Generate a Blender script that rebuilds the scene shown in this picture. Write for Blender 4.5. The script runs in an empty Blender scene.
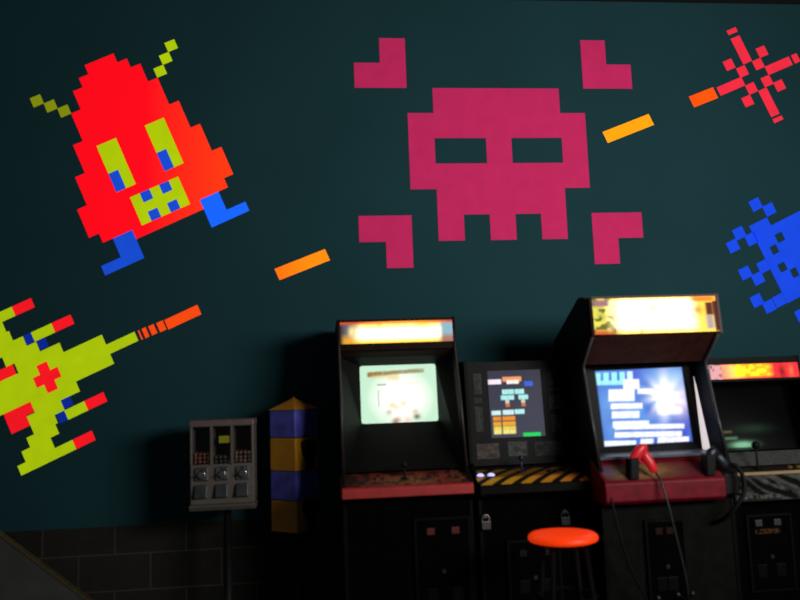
import bpy, bmesh, math, random
from mathutils import Vector, Matrix
random.seed(7)
sc = bpy.context.scene
COL = sc.collection

# ------------------------------------------------------------------ helpers
def lin(r, g, b):
    def f(c):
        c /= 255.0
        return c / 12.92 if c <= .04045 else ((c + .055) / 1.055) ** 2.4
    return (f(r), f(g), f(b))

def tag(o, label=None, cat=None, group=None, kind=None):
    if label: o['label'] = label
    if cat: o['category'] = cat
    if group: o['group'] = group
    if kind: o['kind'] = kind
    return o

def thing(name, loc, label, cat, group=None):
    o = bpy.data.objects.new(name, None)
    o.empty_display_size = .1
    o.location = loc
    COL.objects.link(o)
    return tag(o, label, cat, group)

def base_of(p):
    while p.parent: p = p.parent
    return Vector(p.location)

def link(name, verts, faces, mat, parent=None, smooth=False, bevel=0):
    me = bpy.data.meshes.new(name)
    off = base_of(parent) if parent else Vector((0, 0, 0))
    me.from_pydata([tuple(Vector(v) - off) for v in verts], [], faces)
    mats = mat if isinstance(mat, (list, tuple)) else [mat]
    for m in mats: me.materials.append(m)
    bm = bmesh.new(); bm.from_mesh(me)
    bmesh.ops.recalc_face_normals(bm, faces=bm.faces)
    bm.to_mesh(me); bm.free()
    if smooth:
        for p in me.polygons: p.use_smooth = True
    o = bpy.data.objects.new(name, me)
    COL.objects.link(o)
    if parent: o.parent = parent
    if bevel:
        b = o.modifiers.new('bevel', 'BEVEL'); b.width = bevel; b.segments = 2; b.limit_method = 'ANGLE'
        b.angle_limit = math.radians(40)
    return o

class MB:
    def __init__(s): s.v = []; s.f = []
    def add(s, vs, fs):
        n = len(s.v); s.v += [tuple(v) for v in vs]; s.f += [tuple(i + n for i in f) for f in fs]
        return s
    def box(s, x0, x1, y0, y1, z0, z1):
        v = [(x, y, z) for x in (x0, x1) for y in (y0, y1) for z in (z0, z1)]
        return s.add(v, [(0, 1, 3, 2), (4, 6, 7, 5), (0, 4, 5, 1), (2, 3, 7, 6), (0, 2, 6, 4), (1, 5, 7, 3)])
    def prism_x(s, prof, x0, x1):            # profile of (y, z) pulled along x
        n = len(prof)
        v = [(x0, y, z) for y, z in prof] + [(x1, y, z) for y, z in prof]
        f = [tuple(range(n)), tuple(range(2 * n - 1, n - 1, -1))]
        f += [(i, (i + 1) % n, n + (i + 1) % n, n + i) for i in range(n)]
        return s.add(v, f)
    def prism_y(s, prof, y0, y1):            # profile of (x, z) pulled along y
        n = len(prof)
        v = [(x, y0, z) for x, z in prof] + [(x, y1, z) for x, z in prof]
        f = [tuple(range(n)), tuple(range(2 * n - 1, n - 1, -1))]
        f += [(i, (i + 1) % n, n + (i + 1) % n, n + i) for i in range(n)]
        return s.add(v, f)
    def sweep(s, pts, rads, n=10, flat=1.0):
        pts = [Vector(p) for p in pts]
        rings = []
        up = Vector((0, 1, 0))
        for i, p in enumerate(pts):
            a = pts[max(0, i - 1)]; b = pts[min(len(pts) - 1, i + 1)]
            t = (b - a).normalized()
            u = up - t * up.dot(t)
            if u.length < .05: u = Vector((1, 0, 0)) - t * t.x
            u.normalize(); w = t.cross(u)
            r = rads[i] if isinstance(rads, (list, tuple)) else rads
            rings.append([p + u * math.cos(2 * math.pi * k / n) * r * flat + w * math.sin(2 * math.pi * k / n) * r for k in range(n)])
        v = [q for r in rings for q in r]; f = []
        for i in range(len(pts) - 1):
            for k in range(n):
                f.append((i * n + k, i * n + (k + 1) % n, (i + 1) * n + (k + 1) % n, (i + 1) * n + k))
        f.append(tuple(range(n))[::-1]); f.append(tuple((len(pts) - 1) * n + k for k in range(n)))
        return s.add(v, f)
    def lathe(s, c, prof, n=32):             # profile of (r, z) turned round the vertical through c
        v = []; f = []
        for r, z in prof:
            for k in range(n):
                a = 2 * math.pi * k / n
                v.append((c[0] + r * math.cos(a), c[1] + r * math.sin(a), c[2] + z))
        m = len(prof)
        for i in range(m - 1):
            for k in range(n):
                f.append((i * n + k, i * n + (k + 1) % n, (i + 1) * n + (k + 1) % n, (i + 1) * n + k))
        f.append(tuple(range(n))[::-1]); f.append(tuple((m - 1) * n + k for k in range(n)))
        return s.add(v, f)
    def disc_y(s, cx, cz, y0, y1, r, n=20, r2=None):
        r2 = r2 or r
        v = [(cx + r * math.cos(2 * math.pi * k / n), y1, cz + r * math.sin(2 * math.pi * k / n)) for k in range(n)]
        v += [(cx + r2 * math.cos(2 * math.pi * k / n), y0, cz + r2 * math.sin(2 * math.pi * k / n)) for k in range(n)]
        f = [tuple(range(n)), tuple(range(2 * n - 1, n - 1, -1))] + [(k, (k + 1) % n, n + (k + 1) % n, n + k) for k in range(n)]
        return s.add(v, f)
    def ball(s, c, r, nu=12, nv=8, sz=1.0):
        v = [(c[0], c[1], c[2] + r * sz)]; f = []
        for i in range(1, nv):
            a = math.pi * i / nv
            for k in range(nu):
                b = 2 * math.pi * k / nu
                v.append((c[0] + r * math.sin(a) * math.cos(b), c[1] + r * math.sin(a) * math.sin(b), c[2] + r * sz * math.cos(a)))
        v.append((c[0], c[1], c[2] - r * sz)); last = len(v) - 1
        for k in range(nu):
            f.append((0, 1 + k, 1 + (k + 1) % nu))
            f.append((last, last - nu + (k + 1) % nu, last - nu + k))
        for i in range(nv - 2):
            for k in range(nu):
                a = 1 + i * nu
                f.append((a + k, a + nu + k, a + nu + (k + 1) % nu, a + (k + 1) % nu))
        return s.add(v, f)
    def build(s, name, mat, parent=None, smooth=False, bevel=0, label=None):
        o = link(name, s.v, s.f, mat, parent, smooth, bevel)
        if label: o['label'] = label
        return o

def smooth_angle(o, deg=35):
    for p in o.data.polygons: p.use_smooth = True
    try: o.data.set_sharp_from_angle(angle=math.radians(deg))
    except Exception: pass
    return o

# ------------------------------------------------------------------ materials
def nodes_of(m):
    m.use_nodes = True
    return m.node_tree.nodes, m.node_tree.links, m.node_tree.nodes['Principled BSDF']

def M(name, col, rough=.6, metal=0., var=.15, scale=18., spec=.5, emit=None, estr=0., bump=0.):
    """plain surface whose colour wanders a little with an object space noise"""
    m = bpy.data.materials.new(name); N, L, P = nodes_of(m)
    tc = N.new('ShaderNodeTexCoord'); no = N.new('ShaderNodeTexNoise')
    no.inputs['Scale'].default_value = scale; no.inputs['Detail'].default_value = 3
    L.new(tc.outputs['Object'], no.inputs['Vector'])
    rp = N.new('ShaderNodeValToRGB')
    rp.color_ramp.elements[0].position = .3; rp.color_ramp.elements[1].position = .7
    rp.color_ramp.elements[0].color = tuple(c * (1 - var) for c in col) + (1,)
    rp.color_ramp.elements[1].color = tuple(min(1, c * (1 + var)) for c in col) + (1,)
    L.new(no.outputs['Fac'], rp.inputs['Fac']); L.new(rp.outputs['Color'], P.inputs['Base Color'])
    P.inputs['Roughness'].default_value = rough; P.inputs['Metallic'].default_value = metal
    P.inputs['Specular IOR Level'].default_value = spec
    if emit:
        P.inputs['Emission Color'].default_value = tuple(emit) + (1,); P.inputs['Emission Strength'].default_value = estr
    if bump:
        b = N.new('ShaderNodeBump'); b.inputs['Strength'].default_value = bump; b.inputs['Distance'].default_value = .004
        L.new(no.outputs['Fac'], b.inputs['Height']); L.new(b.outputs['Normal'], P.inputs['Normal'])
    return m

def paint(name, rgb, glow=.75, rgb2=None, axis=None):
    """wall paint, fluorescent but for the magenta: the pigment re-emits most of its colour. rgb2: second colour blended along the object's x"""
    a = lin(*rgb); m = bpy.data.materials.new(name); N, L, P = nodes_of(m)
    P.inputs['Roughness'].default_value = .8; P.inputs['Specular IOR Level'].default_value = .1
    tc = N.new('ShaderNodeTexCoord'); no = N.new('ShaderNodeTexNoise'); no.inputs['Scale'].default_value = 9.
    L.new(tc.outputs['Object'], no.inputs['Vector'])
    rp = N.new('ShaderNodeValToRGB'); rp.color_ramp.elements[0].position = .25; rp.color_ramp.elements[1].position = .75
    if rgb2:
        b = lin(*rgb2); mp = N.new('ShaderNodeMapping'); gr = N.new('ShaderNodeTexGradient')
        L.new(tc.outputs['Object'], mp.inputs['Vector']); L.new(mp.outputs['Vector'], gr.inputs['Vector'])
        x0, x1 = axis; sc_ = 1 / (x1 - x0)
        mp.inputs['Scale'].default_value = (sc_, 1, 1); mp.inputs['Location'].default_value = (-x0 * sc_, 0, 0)
        L.new(gr.outputs['Fac'], rp.inputs['Fac']); rp.color_ramp.elements[0].position = 0; rp.color_ramp.elements[1].position = 1
        rp.color_ramp.elements[0].color = a + (1,); rp.color_ramp.elements[1].color = b + (1,)
    else:
        L.new(no.outputs['Fac'], rp.inputs['Fac'])
        rp.color_ramp.elements[0].color = tuple(c * .94 for c in a) + (1,); rp.color_ramp.elements[1].color = tuple(min(1, c * 1.06) for c in a) + (1,)
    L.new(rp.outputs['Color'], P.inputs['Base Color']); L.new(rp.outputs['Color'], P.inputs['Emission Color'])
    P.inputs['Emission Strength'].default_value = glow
    return m

def attr_mat(name, lit, rough=.35, base=1.0):
    m = bpy.data.materials.new(name); N, L, P = nodes_of(m)
    at = N.new('ShaderNodeAttribute'); at.attribute_name = 'Col'
    P.inputs['Roughness'].default_value = rough; P.inputs['Specular IOR Level'].default_value = .03
    if lit:
        P.inputs['Base Color'].default_value = (.0015, .0015, .002, 1)
        L.new(at.outputs['Color'], P.inputs['Emission Color']); P.inputs['Emission Strength'].default_value = lit
    else:
        L.new(at.outputs['Color'], P.inputs['Base Color'])
    return m

LIT = attr_mat('backlit_display', 1.0)
PRINT = attr_mat('printed_art', 0, .45)

def artwork(name, o, ux, uz, nx, ny, fn, mat, parent, bulge=0., label=None):
    """a flat or slightly domed rectangle whose printed or displayed picture is fn(u, v), v upward"""
    o = Vector(o); ux = Vector(ux); uz = Vector(uz); nrm = ux.cross(uz).normalized()
    vs = []; cs = []
    for j in range(ny + 1):
        for i in range(nx + 1):
            u, v = i / nx, j / ny
            b = bulge * (1 - (2 * u - 1) ** 2) * (1 - (2 * v - 1) ** 2)
            vs.append(o + ux * u + uz * v + nrm * b); cs.append(fn(u, v))
    fs = [(j * (nx + 1) + i, j * (nx + 1) + i + 1, (j + 1) * (nx + 1) + i + 1, (j + 1) * (nx + 1) + i) for j in range(ny) for i in range(nx)]
    ob = link(name, vs, fs, mat, parent, smooth=True)
    ca = ob.data.color_attributes.new('Col', 'FLOAT_COLOR', 'POINT')
    for i, c in enumerate(cs): ca.data[i].color = (c[0], c[1], c[2], 1)
    if label: ob['label'] = label
    return ob

def mixc(a, b, t): return tuple(x + (y - x) * t for x, y in zip(a, b))
def box_m(u, v, x0, x1, y0, y1, s=.012):     # soft rectangle mask, y0 < y1
    def st(e): return max(0., min(1., e / (2 * s) + .5))
    return st(u - x0) * st(x1 - u) * st(v - y0) * st(y1 - v)
def blob(u, v, cx, cy, rx, ry): return math.exp(-(((u - cx) / rx) ** 2 + ((v - cy) / ry) ** 2))
def hsh(i, j, k=0):
    x = math.sin(i * 127.1 + j * 311.7 + k * 74.7) * 43758.5453
    return x - math.floor(x)
def vnoise(x, y, k=0):
    i, j = math.floor(x), math.floor(y); fx, fy = x - i, y - j
    fx = fx * fx * (3 - 2 * fx); fy = fy * fy * (3 - 2 * fy)
    a = hsh(i, j, k) * (1 - fx) + hsh(i + 1, j, k) * fx
    b = hsh(i, j + 1, k) * (1 - fx) + hsh(i + 1, j + 1, k) * fx
    return a * (1 - fy) + b * fy

BLACK = M('black_laminate', (.0036, .0033, .0033), .5, var=.3, spec=.08)
BLACKM = M('matte_black_board', (.0018, .0015, .0014), .85, var=.3, spec=.02)
DARKR = M('dark_hood_board', (.014, .0065, .004), .7, var=.3, spec=.1)
DGREY = M('charcoal_cabinet_front', (.0070, .0070, .0064), .75, var=.25, spec=.05)
BEZEL = M('smoked_bezel', (.0075, .0075, .0078), .5, var=.2, spec=.10)
CHROME = M('chrome', (.55, .55, .55), .25, 1., var=.05)
STEEL = M('dull_steel', (.05, .05, .05), .4, .8)
RUBBER = M('black_rubber', (.005, .005, .0055), .6, spec=.2)
REDLIP = M('red_panel_edge', (.46, .030, .028), .5, var=.15)
REDDK = M('deep_red_panel', (.19, .006, .016), .5, var=.3, spec=.2)
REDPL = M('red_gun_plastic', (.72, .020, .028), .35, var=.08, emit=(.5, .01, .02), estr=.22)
NAVY = M('dark_blue_gun_plastic', (.011, .014, .024), .4, var=.2)
WOODE = M('tan_edge', (.36, .24, .13), .55, var=.2, scale=40)
GREYP = M('grey_instruction_panel', (.05, .05, .05), .6, var=.3, scale=60)

# ------------------------------------------------------------------ setting
def wall_mat():
    m = bpy.data.materials.new('teal_painted_wall'); N, L, P = nodes_of(m)
    tc = N.new('ShaderNodeTexCoord'); no = N.new('ShaderNodeTexNoise'); no.inputs['Scale'].default_value = 1.3; no.inputs['Detail'].default_value = 4
    L.new(tc.outputs['Object'], no.inputs['Vector'])
    rp = N.new('ShaderNodeValToRGB'); rp.color_ramp.elements[0].position = .3; rp.color_ramp.elements[1].position = .75
    rp.color_ramp.elements[0].color = (.0155, .056, .066, 1); rp.color_ramp.elements[1].color = (.0185, .066, .077, 1)
    L.new(no.outputs['Fac'], rp.inputs['Fac']); L.new(rp.outputs['Color'], P.inputs['Base Color'])
    P.inputs['Roughness'].default_value = .85; P.inputs['Specular IOR Level'].default_value = .04
    n2 = N.new('ShaderNodeTexNoise'); n2.inputs['Scale'].default_value = 140; L.new(tc.outputs['Object'], n2.inputs['Vector'])
    b = N.new('ShaderNodeBump'); b.inputs['Strength'].default_value = .15; b.inputs['Distance'].default_value = .002
    L.new(n2.outputs['Fac'], b.inputs['Height']); L.new(b.outputs['Normal'], P.inputs['Normal'])
    return m

def block_mat():
    m = bpy.data.materials.new('bare_concrete_block'); N, L, P = nodes_of(m)
    tc = N.new('ShaderNodeTexCoord'); mp = N.new('ShaderNodeMapping'); sw = N.new('ShaderNodeSeparateXYZ'); cb = N.new('ShaderNodeCombineXYZ')
    L.new(tc.outputs['Object'], sw.inputs[0]); L.new(sw.outputs['X'], cb.inputs['X']); L.new(sw.outputs['Z'], cb.inputs['Y'])
    L.new(cb.outputs[0], mp.inputs['Vector']); mp.inputs['Location'].default_value = (.19, -.0045, 0)
    br = N.new('ShaderNodeTexBrick'); L.new(mp.outputs[0], br.inputs['Vector'])
    br.inputs['Scale'].default_value = 1; br.inputs['Brick Width'].default_value = .4064; br.inputs['Row Height'].default_value = .2064
    br.inputs['Mortar Size'].default_value = .006; br.inputs['Mortar Smooth'].default_value = .3
    br.inputs['Color1'].default_value = (.036, .033, .028, 1); br.inputs['Color2'].default_value = (.030, .027, .023, 1)
    br.inputs['Mortar'].default_value = (.075, .071, .062, 1)
    no = N.new('ShaderNodeTexNoise'); no.inputs['Scale'].default_value = 25; no.inputs['Detail'].default_value = 6; L.new(tc.outputs['Object'], no.inputs['Vector'])
    mx = N.new('ShaderNodeMixRGB'); mx.blend_type = 'MULTIPLY'; mx.inputs['Fac'].default_value = .5
    L.new(br.outputs['Color'], mx.inputs['Color1']); L.new(no.outputs['Color'], mx.inputs['Color2']); L.new(mx.outputs[0], P.inputs['Base Color'])
    P.inputs['Roughness'].default_value = .9; P.inputs['Specular IOR Level'].default_value = .1
    b = N.new('ShaderNodeBump'); b.inputs['Strength'].default_value = .4; b.inputs['Distance'].default_value = .006; b.invert = True
    L.new(br.outputs['Fac'], b.inputs['Height']); L.new(b.outputs['Normal'], P.inputs['Normal'])
    return m

ZB = .783
w = MB().box(-4.5, 4.5, 0, .2, ZB, 4.075).build('wall_back', wall_mat()); tag(w, kind='structure')
w2 = MB().box(-4.5, 4.5, .001, .2, 0, ZB).build('trim_1', block_mat()); tag(w2, kind='structure')
cl = MB().box(-4.5, 4.5, -6.5, .2, 4.075, 4.2).build('ceiling', M('dark_ceiling', (.006, .006, .006), .9, var=.2)); tag(cl, kind='structure')
fm = M('dark_sealed_floor', (.03, .03, .03), .45, var=.3, scale=4)
fl = MB().box(-4.5, 4.5, -6.5, .2, -.1, 0).build('floor', fm); tag(fl, kind='structure')

# ------------------------------------------------------------------ the painted figures on the wall
def rot_frame(o, deg, c, shear=0., ys=1.):
    a = math.radians(deg)
    ex = Vector((math.cos(a), 0, math.sin(a))); ey = Vector((math.sin(a), 0, -math.cos(a)))
    ey = (ey * ys + ex * shear)
    return (Vector((o[0], 0, o[1])), ex * c, ey * c)

def decal(name, rects, fr, mat, parent, d0=.0004, d1=.0016, label=None):
    """union of rectangles (x0,x1,y0,y1) in the figure's own pixel grid, y downward, as one raised film of paint"""
    xs = sorted({r[0] for r in rects} | {r[1] for r in rects}); ys = sorted({r[2] for r in rects} | {r[3] for r in rects})
    on = set()
    for i in range(len(xs) - 1):
        for j in range(len(ys) - 1):
            cx = (xs[i] + xs[i + 1]) / 2; cy = (ys[j] + ys[j + 1]) / 2
            if any(r[0] < cx < r[1] and r[2] < cy < r[3] for r in rects): on.add((i, j))
    o, ex, ey = fr; vs = []; idx = {}; fs = []
    def V(i, j, d):
        k = (i, j, d)
        if k not in idx:
            p = o + ex * xs[i] + ey * ys[j]; idx[k] = len(vs); vs.append((p.x, -d, p.z))
        return idx[k]
    for (i, j) in on:
        fs.append((V(i, j, d1), V(i + 1, j, d1), V(i + 1, j + 1, d1), V(i, j + 1, d1)))
        for (di, dj, a, b) in ((-1, 0, (i, j), (i, j + 1)), (1, 0, (i + 1, j), (i + 1, j + 1)), (0, -1, (i, j), (i + 1, j)), (0, 1, (i, j + 1), (i + 1, j + 1))):
            if (i + di, j + dj) not in on:
                fs.append((V(*a, d1), V(*b, d1), V(*b, d0), V(*a, d0)))
    ob = link(name, vs, fs, mat, parent)
    if label: ob['label'] = label
    return ob

CELL = .0635
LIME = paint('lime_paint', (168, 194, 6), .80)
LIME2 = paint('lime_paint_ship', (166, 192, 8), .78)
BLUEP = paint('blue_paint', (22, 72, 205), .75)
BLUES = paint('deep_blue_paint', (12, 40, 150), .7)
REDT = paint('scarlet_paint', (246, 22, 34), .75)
MAG = paint('magenta_paint', (180, 36, 86), .50)  # not fluorescent: the glow is added to stand in for light on it

# red alien (pixel grid recovered from the mural, leaning 24 degrees)
t = thing('alien_mural', (-1.6, -.001, 2.7), 'big red pixel alien with blue feet and lime eyes painted on the teal wall', 'wall painting')
fr = rot_frame((-1.740, 2.751), 24.3, CELL, -.035)
RED = paint('red_alien_paint', (250, 8, 26), .78, (255, 66, 10), (-.05, .68))  # orange toward the right is light from that side put into the colour
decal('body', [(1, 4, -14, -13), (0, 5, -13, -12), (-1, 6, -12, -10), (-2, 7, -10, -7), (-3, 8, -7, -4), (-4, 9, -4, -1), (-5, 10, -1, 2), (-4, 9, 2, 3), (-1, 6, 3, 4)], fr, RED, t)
for x in (-1, 4):
    e = decal('eye', [(x, x + 2, -6, -1)], fr, LIME, t, .0016, .0026, 'lime eye')
    decal('pupil', [(x, x + 1, -3, -1)], fr, BLUEP, e, .0026, .0034, 'blue pupil')
mo = decal('mouth', [(0, 5, 0, 3)], fr, LIME, t, .0016, .0026, 'lime mouth')
for x, y in ((1, 0), (3, 0), (1, 2), (3, 2)):
    decal('tooth', [(x, x + 1, y, y + 1)], fr, BLUEP, mo, .0026, .0034, 'small blue square tooth')
BL_L = paint('blue_foot_paint', (22, 74, 205), .75); BL_R = paint('lit_blue_foot_paint', (22, 98, 250), .75)  # right foot is the same blue, coloured lighter for light from the right
decal('foot', [(-3, -1, 3, 6), (-5, -3, 5, 6)], fr, BL_L, t, label='blue foot')
decal('foot', [(6, 8, 3, 6), (8, 10, 5, 6)], fr, BL_R, t, label='blue foot coloured brighter as if lit')
OLV = paint('olive_lime_paint', (140, 150, 15), .6)
decal('antenna', [(-3.02, -1.98, -11, -10), (-4.02, -2.98, -12, -11), (-5.02, -3.98, -13, -12)], fr, OLV, t, label='stepped lime antenna')
decal('antenna', [(6.98, 8.02, -11, -10), (7.98, 9.02, -12, -11), (8.98, 10.02, -13, -12)], fr, LIME, t, label='stepped lime antenna')

# skull with four corner bones
U = .1688
t = thing('skull_mural', (.6, -.001, 2.95), 'magenta pixel skull between four corner bones, painted on the teal wall', 'wall painting')
fr = rot_frame((0, 3.4606), 0, U)
decal('skull', [(1, 6, 0, 1), (0, 7, 1, 2), (0, 1, 2, 3), (3, 4, 2, 3), (6, 7, 2, 3), (0, 7, 3, 4), (1, 6, 4, 5), (1, 2, 5, 6), (3, 4, 5, 6), (5, 6, 5, 6)], fr, MAG, t)
for r in ([(-1, 0, -2, 0), (-2, -1, -1, 0)], [(7, 8, -2, 0), (8, 9, -1, 0)], [(-2, 0, 5, 6), (-1, 0, 6, 7)], [(7, 9, 5, 6), (7, 8, 6, 7)]):
    decal('corner_bone', r, fr, MAG, t)

# lime space ship: a plain stand-in of the same size and colours
t = thing('spaceship_mural', (-2.4, -.001, 1.7), 'lime green pixel spaceship with red tipped prongs on the wall, cut by the left edge', 'wall painting')
fr = rot_frame((-2.194, 1.986), 24.3, CELL, -.03)
decal('hull', [(0, 3.8, 3, 6), (-9, 0, 3, 5.9), (-4.4, 0, 2, 3), (-5.2, -1.9, 1, 2), (-5.9, -2.8, 0, 1), (-6.8, -3.75, -1, 0), (-7.6, -4, -2.05, -1), (-4.4, 0, 5.9, 7), (-5.2, -1.9, 7, 8), (-5.2, -2.9, 8, 8.8), (-5.95, -3.15, 8.8, 9.75), (-6.8, -4, 9.75, 10.8)], fr, LIME2, t)
decal('barrel', [(3.8, 6.65, 4.05, 5)], fr, LIME2, t)
for x, y, l in ((-2.7, -3, -10), (0, 0, -2), (0, 8, -2), (-2.3, 10.8, -7.6)):
    p = decal('prong', [(l, x, y, y + .95)], fr, LIME2, t)
    decal('prong_tip', [(x, x + 1.9, y, y + .95)], fr, REDT, p, label='red tip')
for r in ([(-2.75, -2.0, -.02, .95)], [(-1.85, -1.0, 1, 1.9)], [(-1.9, -1.0, 7, 7.9)], [(-2.75, -1.95, 8, 8.95)]):
    decal('accent_square', r, fr, BLUES, t, .0016, .0026, 'small blue square')
decal('red_badge', [(-3.4, -1.0, 4.0, 5.0), (-2.7, -1.7, 3.1, 5.9)], fr, REDT, t, .0016, .0026, 'red cross shaped badge on the hull')
decal('red_badge', [(-7.4, -4.6, 2.0, 3.0)], fr, REDT, t, label='red block at the tail')
decal('red_badge', [(-7.0, -4.4, 5.9, 6.9), (-7.0, -5.2, 6.9, 7.9)], fr, REDT, t, label='red block at the tail')

# laser dashes
def bolt(name, label, rects, fr_, mat):
    o = decal(name, rects, fr_, mat, None); return tag(o, label, 'wall painting', 'laser dashes painted on the wall')
ORA = paint('orange_paint', (250, 74, 14), .70)
fr = rot_frame((-2.194, 1.986), 24.3, CELL, -.03)
bolt('laser_dash', 'orange dash with thin stripes, painted at the spaceship barrel tip', [(6.95, 7.1, 4.1, 5.05), (7.35, 7.75, 4.1, 5.08), (8.0, 8.55, 4.15, 5.1), (8.8, 9.45, 4.2, 5.15), (9.6, 13., 4.25, 5.25)], fr, ORA)
c = math.atan2(.32, 5.3)
fr2 = rot_frame((-2.194, 1.986), 24.3 - math.degrees(c), CELL, 0)
def place(x, y, L_, H, mat, label):
    o, ex, ey = fr; p = o + ex * x + ey * y
    f = rot_frame((p.x, p.z), 24.3 - math.degrees(c), CELL, 0.03)
    bolt('laser_dash', label, [(0, L_, 0, H)], f, mat)
place(21.12, 4.25, 5.3, 1.22, paint('amber_orange_paint', (250, 88, 14), .8, (255, 132, 12), (-.99, -.66)), 'amber orange dash painted on the wall between red alien foot and skull')
place(57.84, 5.72, 5.5, 1.28, paint('amber_paint', (252, 146, 8), .8), 'yellow amber dash painted right of the skull between its bones')
place(68.3, 6.2, 2.95, 1.28, paint('vivid_orange_paint', (245, 76, 6), .72), 'short orange dash painted against the red starburst')

# red starburst
t = thing('starburst_mural', (2.3, -.001, 3.6), 'red pixel starburst of four arms and small squares near the top right corner', 'wall painting')
CR = paint('cherry_paint', (228, 40, 62), .64)
fr = rot_frame((2.2185, 3.876), 22.6, CELL, .0, 1.035)
decal('arm', [(0, 1.1, .95, 3.95), (0, 1.15, 0, .52)], fr, CR, t)
decal('arm', [(2.1, 5.2, 5.05, 6.02), (5.5, 6.2, 5.05, 6.02)], fr, CR, t)
decal('arm', [(0.15, 1.2, 7.1, 10.15), (.15, 1.3, 10.4, 10.85)], fr, CR, t)
decal('arm', [(-4., -.9, 5.05, 6.02)], fr, CR, t)
for x, y in ((2.1, 2.95), (1.05, 4.0), (-2.05, 2.85), (-1.0, 4.05), (-.95, 6.05), (-2.0, 7.1), (1.05, 6.0), (2.15, 6.95)):
    decal('spark_square', [(x, x + 1.08, y, y + 1.06)], fr, CR, t)

# blue splat, continuing beyond the right edge of the photograph
t = thing('splat_mural', (2.55, -.001, 2.3), 'blue pixel splat with loose squares on the wall at the right edge', 'wall painting')
BS = paint('splat_blue_paint', (20, 66, 212), .66)
fr = rot_frame((2.2643, 2.678), 24.3, CELL, -.03)
solid = [(-1.15, 1.1, 2.3, 11.2), (1.1, 8.6, 3.25, 11.2), (8.6, 10.5, 2.3, 10.8)]
holes = [(.98, 1.85, 4.3, 5.25), (-.15, .65, 5.2, 6.1), (-.25, .6, 7.2, 8.1), (.75, 1.5, 8.25, 9.2), (4.0, 5.0, 4.6, 5.6), (4.2, 5.2, 9.8, 10.9), (6.5, 7.4, 6.4, 7.3), (2.9, 3.7, 10.3, 11.2)]
xs = sorted({v for r in solid + holes for v in r[:2]}); ys = sorted({v for r in solid + holes for v in r[2:]})
cells = []
for i in range(len(xs) - 1):
    for j in range(len(ys) - 1):
        cx, cy = (xs[i] + xs[i + 1]) / 2, (ys[j] + ys[j + 1]) / 2
        if any(r[0] < cx < r[1] and r[2] < cy < r[3] for r in solid) and not any(r[0] < cx < r[1] and r[2] < cy < r[3] for r in holes):
            cells.append((xs[i], xs[i + 1], ys[j], ys[j + 1]))
decal('splat', cells, fr, BS, t)
for x, y in ((0, 0), (1.15, 1.1), (-3.1, 1.9), (-2.15, 3.0), (-4.35, 2.8), (-2.3, 6.1), (-4.45, 5.85), (-3.45, 6.95), (-2.4, 9.95), (-4.65, 8.9), (-3.7, 10.0), (-.9, 12.3), (4.2, 12.3), (9.0, 12.0), (8.8, 0), (11.6, 3.)):
    decal('spark_square', [(x, x + 1.22, y, y + 1.18)], fr, BS, t)

# ------------------------------------------------------------------ arcade cabinets
def rect_frustum(mb, outer, inner):
    """four sloping shroud faces between two quads"""
    v = list(outer) + list(inner)
    return mb.add(v, [(i, (i + 1) % 4, 4 + (i + 1) % 4, 4 + i) for i in range(4)])

def joystick(parent, x, y, z, h=.085, ballm=None, shaft=None, r=.017):
    j = MB().lathe((x, y, z), [(.024, 0), (.022, .004), (.006, .008), (.005, h - .015), (.005, h - .008)], 16)
    j = j.build('joystick', shaft or STEEL, parent, smooth=True)
    MB().ball((x, y, z + h), r).build('ball_grip', ballm or RUBBER, j, smooth=True)
    return j

def button(parent, x, y, z, mat, r=.014):
    return MB().lathe((x, y, z), [(r * 1.25, -.004), (r * 1.25, .004), (r * .9, .005), (r * .85, .009), (r * .5, .0105)], 16).build('button', mat, parent, smooth=True)

def coin_door(parent, x0, x1, z0, z1, y, slot_m, slots, zs):
    d = MB().box(x0, x1, y - .012, y + .004, z0, z1).build('coin_door', BLACKM, parent, bevel=.004)
    fm_ = MB()
    e = .012
    fm_.box(x0 - e, x1 + e, y - .016, y, z1, z1 + e).box(x0 - e, x1 + e, y - .016, y, z0 - e, z0).box(x0 - e, x0, y - .016, y, z0, z1).box(x1, x1 + e, y - .016, y, z0, z1)
    fm_.build('door_frame', BLACK, d)
    for sx in slots:
        s = MB().box(sx - .020, sx + .020, y - .020, y - .010, zs - .017, zs + .017)
        s.build('coin_slot', slot_m, d, bevel=.003)
        MB().box(sx - .028, sx + .028, y - .018, y - .010, z0 + .06, z0 + .13).build('coin_return', BLACK, d, bevel=.004)
    MB().disc_y((x0 + x1) / 2, (z0 + z1) / 2 - .02, y - .02, y - .01, .011).build('lock', STEEL, d)
    return d

# ---- first cabinet: white hot marquee, pale screen, red control panel
t = thing('arcade_cabinet', (-.174, -.5, 0), 'tall black arcade cabinet with pale mint screen and red-edged control panel', 'arcade machine', 'arcade cabinets along the wall')
X0, X1 = -.505, .152
side = [(-.08, 0), (-.08, 1.880), (-.10, 1.905), (-.56, 1.908), (-.575, 1.745), (-.68, 1.45), (-.77, 1.11), (-.90, 1.048), (-.90, .985), (-.85, .95), (-.85, 0)]
EDGE = M('dark_edge_molding', (.016, .009, .008), .45)
for a, b in ((X0, X0 + .02), (X1 - .02, X1)):
    s = MB().prism_x(side, a, b).build('side_panel', BLACK, t, bevel=.003)
    MB().sweep([((a + b) / 2, y - .002, z) for y, z in side[3:7]], .008, 8).build('edge_molding', EDGE, s, smooth=True)
MB().prism_x([(-.085, .06), (-.84, .06), (-.84, .985), (-.30, .985), (-.30, 1.745), (-.535, 1.745), (-.535, 1.898), (-.085, 1.898)], X0 + .02, X1 - .02).build('cabinet_body', BLACKM, t)
MB().box(X0 + .03, X1 - .03, -.82, -.78, 0, .06).build('kick_plate', BLACKM, t)
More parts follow.
